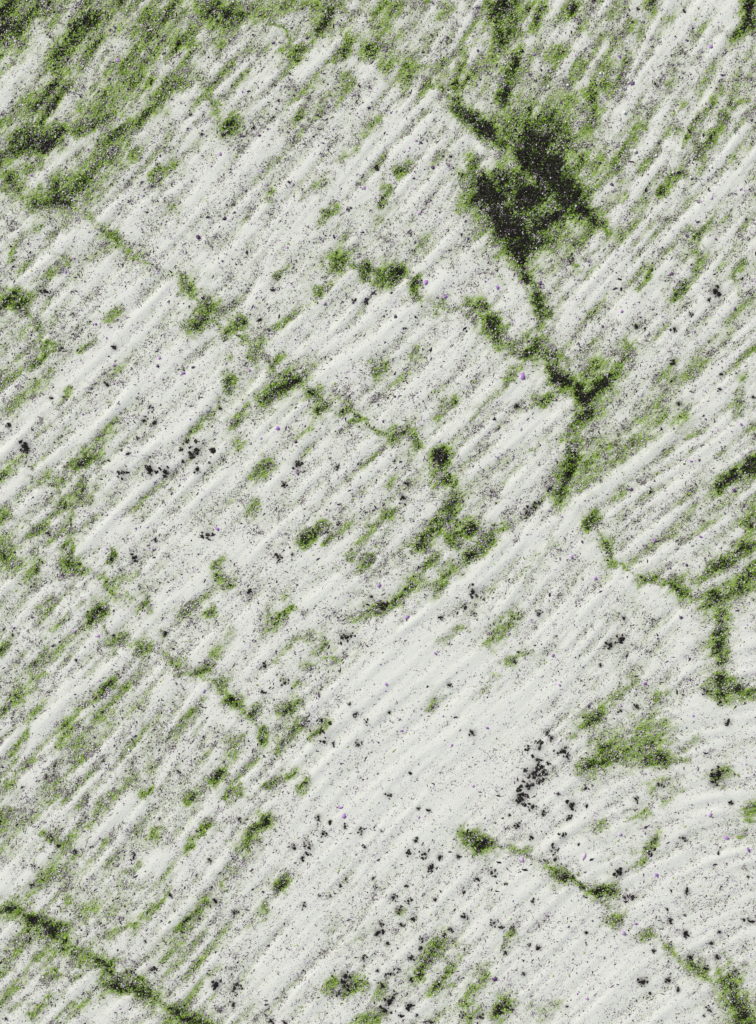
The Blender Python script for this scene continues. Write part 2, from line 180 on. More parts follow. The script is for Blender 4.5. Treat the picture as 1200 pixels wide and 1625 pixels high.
FLECK = [(927,1359,8,2),(829,1363,7,2),(990,1481,7,2),(441,680,7,1),(602,930,6,1),(830,597,8,1),(1176,673,6,1),(187,96,6,1),(385,145,4,1),(155,1009,6,2),(559,584,4,2),(660,223,5,2),(650,234,4,1),(665,337,8,2),(577,298,6,2),(415,271,5,2),
 (857,450,8,0),(987,494,5,1),(707,471,6,1),(676,448,6,1),(988,118,7,0),(1004,133,6,0),(104,432,5,1),(315,376,6,0),(985,1120,6,2),(1127,1293,7,2),(1153,1330,6,1),(1188,1348,6,1),(1043,1388,6,1),(613,1086,5,1),(646,980,6,1),(932,1584,7,2),
 (785,1554,8,0),(540,1281,6,1),(546,1295,6,1),(665,1297,5,1),(751,1247,4,2),(985,1325,5,2),(1010,1466,4,1),(1024,1313,5,0),(907,884,5,1),(1002,851,5,0),(1040,857,4,1),(1112,852,5,1),(1090,897,5,0),(1064,902,4,0),(1150,814,4,0),
 (924,860,5,0),(945,918,5,1),(952,939,5,0),(1024,1084,5,1),(888,1087,5,1),(1080,979,4,0),(943,820,3,0),(849,1024,4,0),(773,1155,4,1),(717,1183,4,1),(638,1160,4,1),(604,1054,3,1),(691,1037,5,1),(612,1097,3,1),(1100,1780-645,4,1),
 (878,1040,4,1),(934,1121,5,0),(272,1129,4,2),(324,1096,5,2),(280,1085,4,0),(216,839,4,1),(170,871,4,1),(234,837,3,1),(345,839,5,1),(243,872,4,1),(170,817,3,1),(119,787+215,4,1),(84,1025,4,0),(22,997,4,0),(628,502,5,0),(542,681,4,1),
 (697,700,4,2),(776,686,3,1),(828,681,3,1),(790,456,5,1),(770,440,4,2),(827,448,5,1),(470,701,5,0),(414,695,4,2),(473,752,5,0),(573,788,4,1),(608,669,4,0),(627,629,4,0),(466,455,4,1),(595,466,4,0),(1001,777,5,0),(1166,779,7,0),
 (1097,732,4,1),(1110,730,4,0),(977,705,4,0),(920,758,4,1),(960,744,3,1),(1066,435,6,0),(1125,542,4,0),(1103,526,4,1),(1151,545,4,0),(1058,588,3,1),(965,490,4,0),(929,515,4,1),(956,518,4,0),(1052,502,3,1),(1166,490,5,0),(1120,665,3,0),
 (117,410,4,1),(152,514,4,1),(169,536,4,1),(396,588,5,1),(181,580,4,1),(251,581,5,0),(253,568,4,1),(307,583,5,0),(291,592,5,1),(132,657,5,1),(353,14+400,4,0),(349,244,5,1),(228,301,4,1),(228,310,3,1),(252,286,4,0),(304,287,4,0),(335,264,3,1),
 (140,237,3,1),(74,271,3,1),(50,279,4,1),(180,80,3,0),(208,62,3,0),(182,43,5,0),(260,84,4,0),(372,337,5,0),(357,346,4,0),(390,303,4,0),(256,354,3,1),(434,68,5,0),(514,117,5,0),(524,151,4,0),(469,143,5,0),(515,179,4,0),(412,215,5,0),
 (510,293,4,0),(424,293,4,1),(530,376,5,0),(457,393,3,1),(668,226,5,0),(703,248,4,0),(687,266,5,0),(585,171,4,0),(567,180,3,1),(620,178,3,1),(657,283,4,0),(619,276,4,1),(710,60,5,0),(686,4,5,0),(758,80,4,0),(1107,352,5,0),(1136,379,5,0),
 (1198,308,4,0),(1193,190,4,0),(1080,196,4,1),(1065,88,4,0),(983,90,4,1),(848,86,4,1),(880,40,4,0),(1090,64,4,0),(1128,74,5,1),(1146,119,4,0),(971,293,5,0),(991,348,4,1),(1129,315,3,1),(1176,300,3,1),(980,397,3,1),(858,456,5,0),(770,446,3,1)]
PEBBLE = [(870,138,2.4),(901,135,2.3),(953,117,2.4),(998,131,1.8),(992,86,1.5),(1030,87,1.6),(991,179,2.4),(1008,240,3.3),(1041,247,2.2),(1068,274,2.2),(1096,282,2.4),(1129,265,1.8),(961,9,1.9),(205,1190,2.2),(914,327,1.8)]
# heading of the ripples, degrees above the horizontal
HEAD = [(60,100,55),(300,250,48),(600,250,48),(850,60,62),(1100,200,57),(1150,350,46),(150,600,43),(400,600,45),(600,600,41),(750,700,42),(1000,550,50),(1000,740,36),(200,1050,47),(100,1250,48),(500,1050,42),(650,1000,40),
 (850,880,50),(1000,1050,52),(1170,1290,6),(1100,1220,16),(1010,1270,32),(1060,1350,26),(1180,1370,14),(1100,1450,30),(1180,1180,14),(900,1500,50),(700,1450,48),(300,1350,52),(450,1500,46),(100,1600,43),(1150,1550,36),(1120,900,32),(820,1200,44)]
BASE = np.array([[.50,.46,.36,.42,.46,.32],[.36,.27,.25,.30,.48,.36],[.33,.22,.27,.22,.30,.33],[.32,.23,.30,.30,.34,.34],[.32,.23,.25,.30,.26,.35],[.32,.30,.22,.10,.22,.22],[.37,.29,.20,.10,.22,.20],[.37,.35,.22,.26,.14,.17]])

# ------------------------------------------------------------------ fields on a grid
MG = 220.0                                   # the sand reaches this far past the frame
ST = 1.4
gx = np.arange(-MG, 1200 + MG + ST, ST)
gy = np.arange(-MG, 1625 + MG + ST, ST)
NX, NY = len(gx), len(gy)
PX, PY = np.meshgrid(gx, gy)                 # [NY, NX]

def blur(a, s):                              # gaussian, sigma in grid steps
    fy = np.fft.fftfreq(a.shape[0])[:, None]; fx = np.fft.rfftfreq(a.shape[1])[None, :]
    k = np.exp(-2 * (math.pi * s) ** 2 * (fx * fx + fy * fy))
    return np.fft.irfft2(np.fft.rfft2(a) * k, s=a.shape)
def norm(a): return (a - a.mean()) / a.std()
def noise(s): return norm(blur(rng.standard_normal((NY, NX)), s / ST))
def samp(a, x, y):                           # bilinear sample at survey coordinates
    u = np.clip((x + MG) / ST, 0, NX - 1.001); v = np.clip((y + MG) / ST, 0, NY - 1.001)
    i = u.astype(np.int32); j = v.astype(np.int32); fu = (u - i).astype(np.float32); fv = (v - j).astype(np.float32)
    return (a[j, i] * (1 - fu) + a[j, i + 1] * fu) * (1 - fv) + (a[j + 1, i] * (1 - fu) + a[j + 1, i + 1] * fu) * fv
def smooth(a, lo, hi):
    t = np.clip((a - lo) / (hi - lo), 0, 1); return t * t * (3 - 2 * t)

c2 = np.zeros((NY, NX)); s2 = np.zeros((NY, NX)); wt = np.zeros((NY, NX))
for hx, hy, a in HEAD:
    w = 1.0 / (((PX - hx) ** 2 + (PY - hy) ** 2) + 60.0 ** 2) ** 1.6
    c2 += w * math.cos(2 * math.radians(a)); s2 += w * math.sin(2 * math.radians(a)); wt += w
ang = 0.5 * np.arctan2(s2, c2) + 0.025 * noise(40)
DX, DY = np.cos(ang).astype(np.float32), -np.sin(ang).astype(np.float32)
def lic(a, length, step):
    out = a.astype(np.float32).copy(); tot = 1.0
    for sg in (1, -1):
        x = PX.astype(np.float32).copy(); y = PY.astype(np.float32).copy()
        n = int(length / step)
        for k in range(1, n + 1):
            x += sg * step * samp(DX, x, y); y += sg * step * samp(DY, x, y)
            w = 0.5 + 0.5 * math.cos(math.pi * k / (n + 1))
            out += w * samp(a, x, y)
            if sg == 1: tot += 2 * w
    return norm(out / tot)
def band(lo, hi):                             # noise of one spacing, so that the ripples run evenly
    w_ = rng.standard_normal((NY, NX)); return norm(blur(w_, lo / ST) - blur(w_, hi / ST)).astype(np.float32)
rip = norm(lic(band(4.6, 10.0), 80, 4.0) + .15 * lic(band(2.4, 5.0), 60, 3.0) + .5 * lic(noise(7).astype(np.float32), 90, 6.0))       # ripples
rip2 = lic(noise(8.5).astype(np.float32), 110, 8.0)      # broader swells
fine = lic(noise(1.3).astype(np.float32), 12, 2.0)      # combed grain
comb = lic(noise(.75).astype(np.float32), 5, 1.25)      # finest combing of the grain
mot = lic(noise(5).astype(np.float32), 18, 4.0)         # mottling
wx = 1.8 * noise(16) + 2.6 * noise(5) + 1.3 * noise(2); wy = 1.8 * noise(16) + 2.6 * noise(5) + 1.3 * noise(2)
WX, WY = PX + wx, PY + wy

def stroke(field, owner, pts, w, s, idx, warp=1.0, p=2.0):
    xs = [q[0] for q in pts]; ys = [q[1] for q in pts]; m = 2.2 * w + 16
    i0 = max(0, int((min(xs) - m + MG) / ST)); i1 = min(NX, int((max(xs) + m + MG) / ST) + 2)
    j0 = max(0, int((min(ys) - m + MG) / ST)); j1 = min(NY, int((max(ys) + m + MG) / ST) + 2)
    X = PX[j0:j1, i0:i1] + warp * wx[j0:j1, i0:i1]; Y = PY[j0:j1, i0:i1] + warp * wy[j0:j1, i0:i1]
    d = np.full(X.shape, 1e9)
    if len(pts) == 1: d = np.hypot(X - xs[0], Y - ys[0])
    for (ax, ay), (bx, by) in zip(pts, pts[1:]):
        vx, vy = bx - ax, by - ay
        t = np.clip(((X - ax) * vx + (Y - ay) * vy) / (vx * vx + vy * vy), 0, 1)
        d = np.minimum(d, np.hypot(X - ax - t * vx, Y - ay - t * vy))
    v = s * np.exp(-(d / w) ** p * 0.8)
    sub = field[j0:j1, i0:i1]
    if owner is not None:
        o = owner[j0:j1, i0:i1]; o[v > sub] = idx
    np.maximum(sub, v, out=sub)

bi = np.clip((PX - 100) / 200, 0, 4.999); bj = np.clip((PY - 101) / 203, 0, 6.999)
i = bi.astype(int); j = bj.astype(int); fu = smooth(bi - i, 0, 1); fv = smooth(bj - j, 0, 1)
base = (BASE[j, i] * (1 - fu) + BASE[j, i + 1] * fu) * (1 - fv) + (BASE[j + 1, i] * (1 - fu) + BASE[j + 1, i + 1] * fu) * fv
S = np.zeros((NY, NX)); OWN = np.full((NY, NX), -1, np.int32)
for k, (pts, w, s) in enumerate(MOSS): stroke(S, OWN, pts, w * (1.18 if w < 14 else 1.04) + .8, s * 1.04, k, .8, 2.0 if s > 1 and w > 15 else 1.7)
for pts, w, s in VEIN: stroke(S, OWN, pts, w, s, -1, .8, 1.7)
VN = np.zeros((NY, NX))
for pts, w, s in VEIN: stroke(VN, None, pts, w, s, 0, .8)
S = np.maximum(S, VN * 1.06)
HALO = np.zeros((NY, NX))
for pts, w, s in MOSS + VEIN: stroke(HALO, None, pts, w * 1.7 + 6, .50 * min(s, 1.0), 0, 1.2)
patchy = noise(14); patchy2 = noise(4.5)
W = np.zeros((NY, NX))
for pts, w, s in CREST: stroke(W, None, pts, w, s, 0, .35)
H = np.maximum(1.12 * base * (1 + 0.20 * mot - .28 * rip - .12 * rip2), 0)      # haze of loose grit, thin on the crests
H = H * (1 - .55 * smooth(rip, .5, 1.7)) * (1 - 0.92 * W)
d0 = .66 * H + .5 * np.maximum(H - .45, 0)
S2 = np.maximum(S * (1 + (.10 + .14 * (S < .7) - .07 * (S > 1)) * patchy), HALO * (1 + .28 * patchy2)) * (1 + 0.12 * mot + 0.04 * fine) * (1 - 0.35 * W * (S < .8))
S2 = S2 * (1 - .16 * smooth(rip, .4, 1.8) * (S < .8))
D = np.maximum(d0, S2) + 0.22 * np.minimum(d0, S2)
HD = np.maximum(H, D)
D = np.clip(D, 0.0, 1.45)
CL = np.zeros((NY, NX))                       # dark dust under the grit clumps
for cx_, cy_, r_, k_ in CLUMP: stroke(CL, None, [(cx_, cy_)], r_ * 0.85, 1.0 - 0.6 * k_, 0, 0.0)

Z = 0.00062 * rip + 0.0008 * rip2 + 0.0027 * blur(W, 2.2) - .004 * VN - 0.0015 * blur(np.clip(D, 0, 1), 2) + 0.00022 * fine * (0.3 + 2.2 * D)

edge = smooth(np.minimum(np.minimum(PX + MG, 1200 + MG - PX), np.minimum(PY + MG, 1625 + MG - PY)), 2, 110)
Z = np.maximum(Z, -.009) * edge - .011 * (1 - edge)     # the ripples die out into the plain
def wx_(x): return (x - 600.0) / U
def wy_(y): return (812.5 - y) / U

# ------------------------------------------------------------------ materials
def mat(name, build, rough=0.9, spec=0.2):
    m = bpy.data.materials.new(name); m.use_nodes = True
    nt = m.node_tree; b = nt.nodes["Principled BSDF"]
    b.inputs["Roughness"].default_value = rough
    b.inputs["Specular IOR Level"].default_value = spec
    build(nt, b); return m
def ramp(nt, stops, src):
    r = nt.nodes.new("ShaderNodeValToRGB"); e = r.color_ramp.elements
    e[0].position, e[0].color = stops[0][0], (*stops[0][1], 1)
    e[1].position, e[1].color = stops[-1][0], (*stops[-1][1], 1)
    for p, c in stops[1:-1]:
        q = e.new(p); q.color = (*c, 1)
    nt.links.new(src, r.inputs[0]); return r.outputs[0]
def tone_mat(name, stops, rough=0.85, spec=0.2):
    def f(nt, b):
        a = nt.nodes.new("ShaderNodeAttribute"); a.attribute_name = "tone"
        nt.links.new(ramp(nt, stops, a.outputs["Fac"]), b.inputs["Base Color"])
    return mat(name, f, rough, spec)
def sand_build(nt, b):
    L = nt.links
    at = nt.nodes.new("ShaderNodeAttribute"); at.attribute_name = "cover"     # R growth, G combed grain, B black dust
    sep = nt.nodes.new("ShaderNodeSeparateColor"); L.new(at.outputs["Color"], sep.inputs[0])
    g = nt.nodes.new("ShaderNodeNewGeometry")
    nz = nt.nodes.new("ShaderNodeTexNoise"); nz.inputs["Scale"].default_value = 190; nz.inputs["Detail"].default_value = 3
    L.new(g.outputs["Position"], nz.inputs["Vector"])
    def mth(op, a, c_, clamp=False):
        n = nt.nodes.new("ShaderNodeMath"); n.operation = op; n.use_clamp = clamp
        for k, v in enumerate((a, c_)):
            if isinstance(v, (int, float)): n.inputs[k].default_value = v
            else: L.new(v, n.inputs[k])
        return n.outputs[0]
    n1 = mth('SUBTRACT', nz.outputs["Fac"], 0.5)
    amp = mth('ADD', mth('MULTIPLY', sep.outputs[0], 0.62), 0.10)
    dd = mth('ADD', sep.outputs[0], mth('MULTIPLY', mth('ADD', mth('MULTIPLY', n1, 1.1), mth('SUBTRACT', sep.outputs[1], 0.5)), amp))
    dd = mth('MULTIPLY', dd, 0.667, True)
    col = ramp(nt, [(0.0, (.765, .79, .735)), (0.10, (.735, .762, .70)), (0.22, (.61, .65, .54)), (0.34, (.45, .535, .31)), (0.47, (.28, .43, .08)), (0.62, (.125, .22, .028)), (0.74, (.016, .015, .011)), (1.0, (.009, .008, .007))], dd)
    mx = nt.nodes.new("ShaderNodeMix"); mx.data_type = 'RGBA'
    L.new(mth('MULTIPLY', sep.outputs[2], 0.85, True), mx.inputs[0]); L.new(col, mx.inputs[6]); mx.inputs[7].default_value = (.04, .032, .035, 1)
    L.new(mx.outputs[2], b.inputs["Base Color"])
    bp = nt.nodes.new("ShaderNodeBump"); bp.inputs["Strength"].default_value = 0.35; bp.inputs["Distance"].default_value = 0.004
    L.new(nz.outputs["Fac"], bp.inputs["Height"]); L.new(bp.outputs[0], b.inputs["Normal"])
M_sand = mat("sand", sand_build, 0.95, 0.1)
def plain_build(nt, b):
    g = nt.nodes.new("ShaderNodeNewGeometry"); nz = nt.nodes.new("ShaderNodeTexNoise")
    nz.inputs["Scale"].default_value = 5; nz.inputs["Detail"].default_value = 12; nz.inputs["Roughness"].default_value = .78
    mp = nt.nodes.new("ShaderNodeMapping"); mp.inputs["Rotation"].default_value = (0, 0, math.radians(-47)); mp.inputs["Scale"].default_value = (.35, 2.2, 1)
    nt.links.new(g.outputs["Position"], mp.inputs["Vector"]); nt.links.new(mp.outputs[0], nz.inputs["Vector"])
    nt.links.new(ramp(nt, [(.40, (.76, .785, .73)), (.56, (.68, .71, .63)), (.66, (.46, .50, .36)), (.76, (.14, .17, .08))], nz.outputs["Fac"]), b.inputs["Base Color"])
M_plain = mat("sand_plain", plain_build, .95, .1)
M_moss = tone_mat("moss_leaf", [(0, (.05, .10, .010)), (.3, (.15, .28, .028)), (.7, (.31, .48, .075)), (1, (.52, .62, .25))])
M_dead = tone_mat("dead_moss", [(0, (.008, .008, .006)), (.5, (.018, .019, .013)), (.85, (.045, .055, .025)), (1, (.09, .07, .10))])
M_grit = tone_mat("dark_grit", [(0, (.012, .009, .011)), (.25, (.038, .022, .042)), (.45, (.13, .075, .155)), (.62, (.17, .20, .10)), (.8, (.37, .28, .41)), (.93, (.44, .46, .37)), (.965, (.34, .17, .46)), (1, (.40, .22, .52))])
M_pale = tone_mat("pale_grain", [(0, (.45, .40, .46)), (.5, (.65, .62, .66)), (1, (.8, .8, .78))], .6, .4)
M_clump = tone_mat("black_grit", [(0, (.007, .006, .006)), (.6, (.018, .014, .014)), (.9, (.05, .04, .045)), (1, (.10, .12, .05))], .8)
M_fl = [tone_mat("violet_dark", [(0, (.07, .03, .10)), (1, (.16, .08, .22))], .45, .5), tone_mat("violet", [(0, (.30, .12, .48)), (1, (.50, .26, .66))], .45, .5), tone_mat("violet_pale", [(0, (.50, .34, .62)), (1, (.64, .48, .72))], .45, .5)]
M_peb = tone_mat("white_stone", [(0, (.74, .74, .70)), (1, (.84, .84, .82))], .5, .4)

# ------------------------------------------------------------------ mesh helpers
def mesh_obj(name, V, F, mats, parent=None, tone=None, midx=None, smoothf=False):
    n = F.shape[1]
    me = bpy.data.meshes.new(name)
    me.vertices.add(len(V)); me.vertices.foreach_set("co", np.ascontiguousarray(V, dtype=np.float32).ravel())
    me.loops.add(F.size); me.loops.foreach_set("vertex_index", F.astype(np.int32).ravel())
    me.polygons.add(len(F)); me.polygons.foreach_set("loop_start", np.arange(0, F.size, n, dtype=np.int32))
    me.polygons.foreach_set("loop_total", np.full(len(F), n, np.int32))
    for m in mats: me.materials.append(m)
    if midx is not None: me.polygons.foreach_set("material_index", midx.astype(np.int32))
    if tone is not None:
        a = me.attributes.new("tone", 'FLOAT', 'POINT'); a.data.foreach_set("value", tone.astype(np.float32))
    me.update(calc_edges=True)
    if smoothf: me.polygons.foreach_set("use_smooth", np.ones(len(F), bool))
    o = bpy.data.objects.new(name, me); C.objects.link(o)
    if parent is not None: o.parent = parent
    return o
def tag(o, label=None, cat=None, group=None, kind=None):
    for k, v in (("label", label), ("category", cat), ("group", group), ("kind", kind)):
        if v: o[k] = v
    return o

def grains(x, y, size, asp, hgt, rise=0.0, follow=0.75):
    """little irregular four-sided crumbs lying on the sand; returns verts [n,5,3]"""
    n = len(x)
    a = np.arctan2(-samp(DY, x, y), samp(DX, x, y)) + rng.normal(0, 1.4 * (1 - follow) + .25, n)
    ca, sa = np.cos(a), np.sin(a)
    th = (np.arange(4) * math.pi / 2)[None, :] + rng.uniform(-.5, .5, (n, 4))
    rr = size[:, None] * rng.uniform(.55, 1.25, (n, 4))
    lx = rr * np.cos(th) * asp[:, None]; ly = rr * np.sin(th) / np.sqrt(asp)[:, None]
    X = x[:, None] + lx * ca[:, None] - ly * sa[:, None]
    Y = y[:, None] - (lx * sa[:, None] + ly * ca[:, None])
    tx = rng.normal(0, .25, n)[:, None]; ty = rng.normal(0, .25, n)[:, None]
    zz = samp(Z, x, y)[:, None] * U + rise + size[:, None] * .12 + lx * tx + ly * ty
    V = np.empty((n, 5, 3), np.float32)
    V[:, :4, 0] = wx_(X); V[:, :4, 1] = wy_(Y); V[:, :4, 2] = zz / U
    V[:, 4, 0] = wx_(x + rng.normal(0, .25, n) * size); V[:, 4, 1] = wy_(y + rng.normal(0, .25, n) * size)
    V[:, 4, 2] = (zz[:, 0] * 0 + samp(Z, x, y) * U + rise + size * (.12 + hgt)) / U
    return V
QF = np.array([[0, 1, 4], [1, 2, 4], [2, 3, 4], [3, 0, 4]])
def grain_obj(name, V, tone, mats, midx=None, parent=None):
    n = len(V)
    F = (QF[None] + 5 * np.arange(n)[:, None, None]).reshape(-1, 3)
    return mesh_obj(name, V.reshape(-1, 3), F, mats, parent, np.repeat(tone, 5), None if midx is None else np.repeat(midx, 4))
def scatter(p, cap):
    """p: expected grains per square survey unit on the grid"""
    lam = p * ST * ST
    n = rng.poisson(np.clip(lam, 0, None)); jj, ii = np.nonzero(n); r = n[jj, ii]
    jj = np.repeat(jj, r); ii = np.repeat(ii, r)
    x = gx[ii] + rng.uniform(-.5, .5, len(ii)) * ST; y = gy[jj] + rng.uniform(-.5, .5, len(ii)) * ST
    if len(x) > cap:
        k = rng.choice(len(x), cap, replace=False); x, y = x[k], y[k]
    return x, y

# ------------------------------------------------------------------ the sand
V = np.stack([wx_(PX), wy_(PY), Z], -1).reshape(-1, 3)
idx = np.arange(NX * NY).reshape(NY, NX)
F = np.stack([idx[1:, :-1], idx[1:, 1:], idx[:-1, 1:], idx[:-1, :-1]], -1).reshape(-1, 4)
sand = mesh_obj("sand", V, F, [M_sand], smoothf=True)
ca = sand.data.attributes.new("cover", 'FLOAT_COLOR', 'POINT')
cov = np.stack([D, np.clip(.5 + .20 * (.8 * comb + .5 * fine), 0, 1), CL, np.ones_like(D)], -1).astype(np.float32)
ca.data.foreach_set("color", cov.ravel())
tag(sand, "pale rippled sand seen from straight above, combed into diagonal ridges", None, None, "structure")
# the plain around it, a sheet that runs to the horizon
ox, oy0, oy1, R = wx_(1200 + MG) - .02, wy_(1625 + MG) + .02, wy_(-MG) - .02, 600.0
pv = np.array([(-R, -R, -.0115), (R, -R, -.0115), (R, R, -.0115), (-R, R, -.0115)])
plain = mesh_obj("ground", pv, np.array([[0, 1, 2, 3]]), [M_plain])
tag(plain, "pale sandy plain running off to the horizon", None, None, "structure")

# ------------------------------------------------------------------ where things are, in words
MARK = [(862,285,"the black star-shaped moss"),(1005,1188,"the triangular moss patch"),(838,1245,"the densest grit cluster"),(80,1475,"the bottom left moss band"),(1172,1592,"the bottom right corner moss"),
 (925,622,"the forked dark moss"),(1146,1050,"the short upright moss band"),(250,746,"the wide grit cluster on the left"),(322,503,"the dark oval moss spot"),(448,618,"the oblong central moss patch"),
 (755,1332,"the lone low central tuft"),(545,1558,"the bottom central dark mound"),(60,220,"the upper left dark moss"),(1120,190,"the upper right moss streaks"),(625,432,"the round upper central tuft"),
 (1135,464,"the lone black lump"),(705,745,"the wedge-shaped central moss"),(228,1030,"the bright left-hand moss knob"),(390,1125,"the moss at the thin line's end"),(700,1520,"the low central moss streaks"),
 (955,1415,"the moss beside two black lumps"),(940,826,"the tuft below the white ridge"),(10,880,"the bright left edge moss"),(560,150,"the wide pale upper slope"),(1140,1235,"the lone lower right bush"),(640,1080,"the cleanest white slope"),
 (525,40,"the top central moss streak"),(345,1235,"the lower left short streaks"),(120,765,"the left forked moss"),(760,890,"the slanting central moss streaks"),(980,1015,"the twin black lumps")]
DIRS = ["right of", "upper right of", "above", "upper left of", "left of", "lower left of", "below", "lower right of"]
NTH = ["nearest", "second nearest", "third nearest", "fourth nearest", "fifth nearest", "sixth nearest", "seventh nearest", "eighth nearest", "ninth nearest", "tenth nearest"]
def name_all(items, noun):
    """labels by look, then by the nearest landmark and the side of it, then by distance from it"""
    b = {}
    for it in items:
        dist, mk = min((math.hypot(it['x'] - m[0], it['y'] - m[1]), m) for m in MARK)
        k = int(round(math.atan2(mk[1] - it['y'], it['x'] - mk[0]) / (math.pi / 4))) % 8
        it['d'] = dist
        b.setdefault((it['look'], (DIRS[k] if dist > 14 else "within") + " " + mk[2]), []).append(it)
    for (look, pl), L in b.items():
        L.sort(key=lambda q: q['d'])
        for k, it in enumerate(L):
            it['o']['label'] = (NTH[min(k, 9)] + " " if len(L) > 1 else "") + (look + " " + noun).strip() + " " + pl

# ------------------------------------------------------------------ moss: green leaflets and dead dark ones
gd = 0.50 * smooth(D, .34, .80) * (1 - .9 * smooth(D, 1.0, 1.25)) + .02 * D
x, y = scatter(gd / 2.6, 260000)
n = len(x); sz = np.clip(rng.lognormal(math.log(1.05), .35, n), .5, 2.6)
dl = samp(D, x, y)
Vg = grains(x, y, sz, rng.uniform(1.0, 1.9, n), .55, .2, .6)
tg = np.clip(rng.normal(.62, .2, n) - .42 * smooth(dl, .7, 1.2) + .12 * (y < 160), 0, 1); mg = np.zeros(n)
xg, yg = x, y
dk = .43 * smooth(D, .60, 1.0) + .55 * smooth(D, 1.0, 1.25)
x, y = scatter(dk / 3.0, 200000)
n = len(x); sz = np.clip(rng.lognormal(math.log(1.1), .35, n), .5, 2.8)
Vd = grains(x, y, sz, rng.uniform(1.0, 1.7, n), .6, .5, .4)
td = np.clip(rng.beta(1.6, 2.2, n), 0, 1)
X = np.concatenate([xg, x]); Y = np.concatenate([yg, y]); VA = np.concatenate([Vg, Vd]); TA = np.concatenate([tg, td]); MA = np.concatenate([mg, np.ones(n)])
ui = np.clip(((X + MG) / ST).round().astype(int), 0, NX - 1); vi = np.clip(((Y + MG) / ST).round().astype(int), 0, NY - 1)
own = OWN[vi, ui]; strong = S[vi, ui] > .33
strong &= np.array([q[2] for q in MOSS])[own] >= .70
items = []
used = np.zeros(len(X), bool)
for k, (pts, w, s) in enumerate(MOSS):
    if s < .70: continue
    sel = strong & (own == k)
    if sel.sum() < 12: continue
    used |= sel
    cx_ = float(np.mean([p[0] for p in pts])); cy_ = float(np.mean([p[1] for p in pts]))
    vv = VA[sel].copy(); org = np.array([wx_(cx_), wy_(cy_), 0], np.float32); vv -= org
    o = grain_obj("moss_patch", vv, TA[sel], [M_moss, M_dead], MA[sel]); o.location = org
    ln = sum(math.hypot(a[0] - b[0], a[1] - b[1]) for a, b in zip(pts, pts[1:]))
    look = ("large " if w >= 13 or ln > 60 else "small " if w <= 7.5 and ln < 30 else "") + ("long " if ln > 2.6 * w else "round " if ln < w * 1.1 else "") + ("blackish green" if s > 1.0 else "dark green" if s >= .86 else "green")
    tag(o, None, "moss patch", "moss patches growing in the hollows of the sand")
    items.append(dict(x=cx_, y=cy_, look=look, o=o))
name_all(items, "moss patch")
rest = ~used
o = grain_obj("moss", VA[rest], TA[rest], [M_moss, M_dead], MA[rest])
tag(o, "thin green moss dusted along the troughs between ripples", "moss", None, "stuff")

# ------------------------------------------------------------------ loose dark grit and pale grains
cl = noise(2.6) + .6 * noise(7)
pg = (.07 + 1.85 * np.clip(HD, 0, 1) ** 1.35) * np.exp(.5 * cl - .15) * (1 - .7 * smooth(D, .8, 1.1)) * (1 - .7 * W)
x, y = scatter(pg / 2.2, 900000)
n = len(x); sz = np.clip(rng.lognormal(math.log(.49), .48, n), .30, 3.0)
Vk = grains(x, y, sz, rng.uniform(1.0, 2.6, n), .4, .15, .65)
tk = np.clip(rng.beta(1.6, 1.75, n) * 1.1 - .22 * (sz > 1.3) + .35 * (1 - smooth(samp(HD, x, y), .05, .4)) * (sz < 1.2), 0, 1)
o = grain_obj("grit", Vk, tk, [M_grit]); tag(o, "fine dark grit scattered across the pale sand", "grit", None, "stuff")
pp = .008 + (.15 * smooth(D, .30, .55) * (1 - .6 * smooth(D, .8, 1.1))) * np.exp(.5 * cl - .2) * (1 - .85 * smooth(D, 1.05, 1.3))
x, y = scatter(pp / 1.8, 200000)
n = len(x); sz = np.clip(rng.lognormal(math.log(.7), .35, n), .4, 1.8)
Vp = grains(x, y, sz, rng.uniform(1, 1.5, n), .6, 1.3, .3)
o = grain_obj("pale_grains", Vp, rng.random(n), [M_pale]); tag(o, "tiny pale grains sprinkled over the dark moss", "grains", None, "stuff")

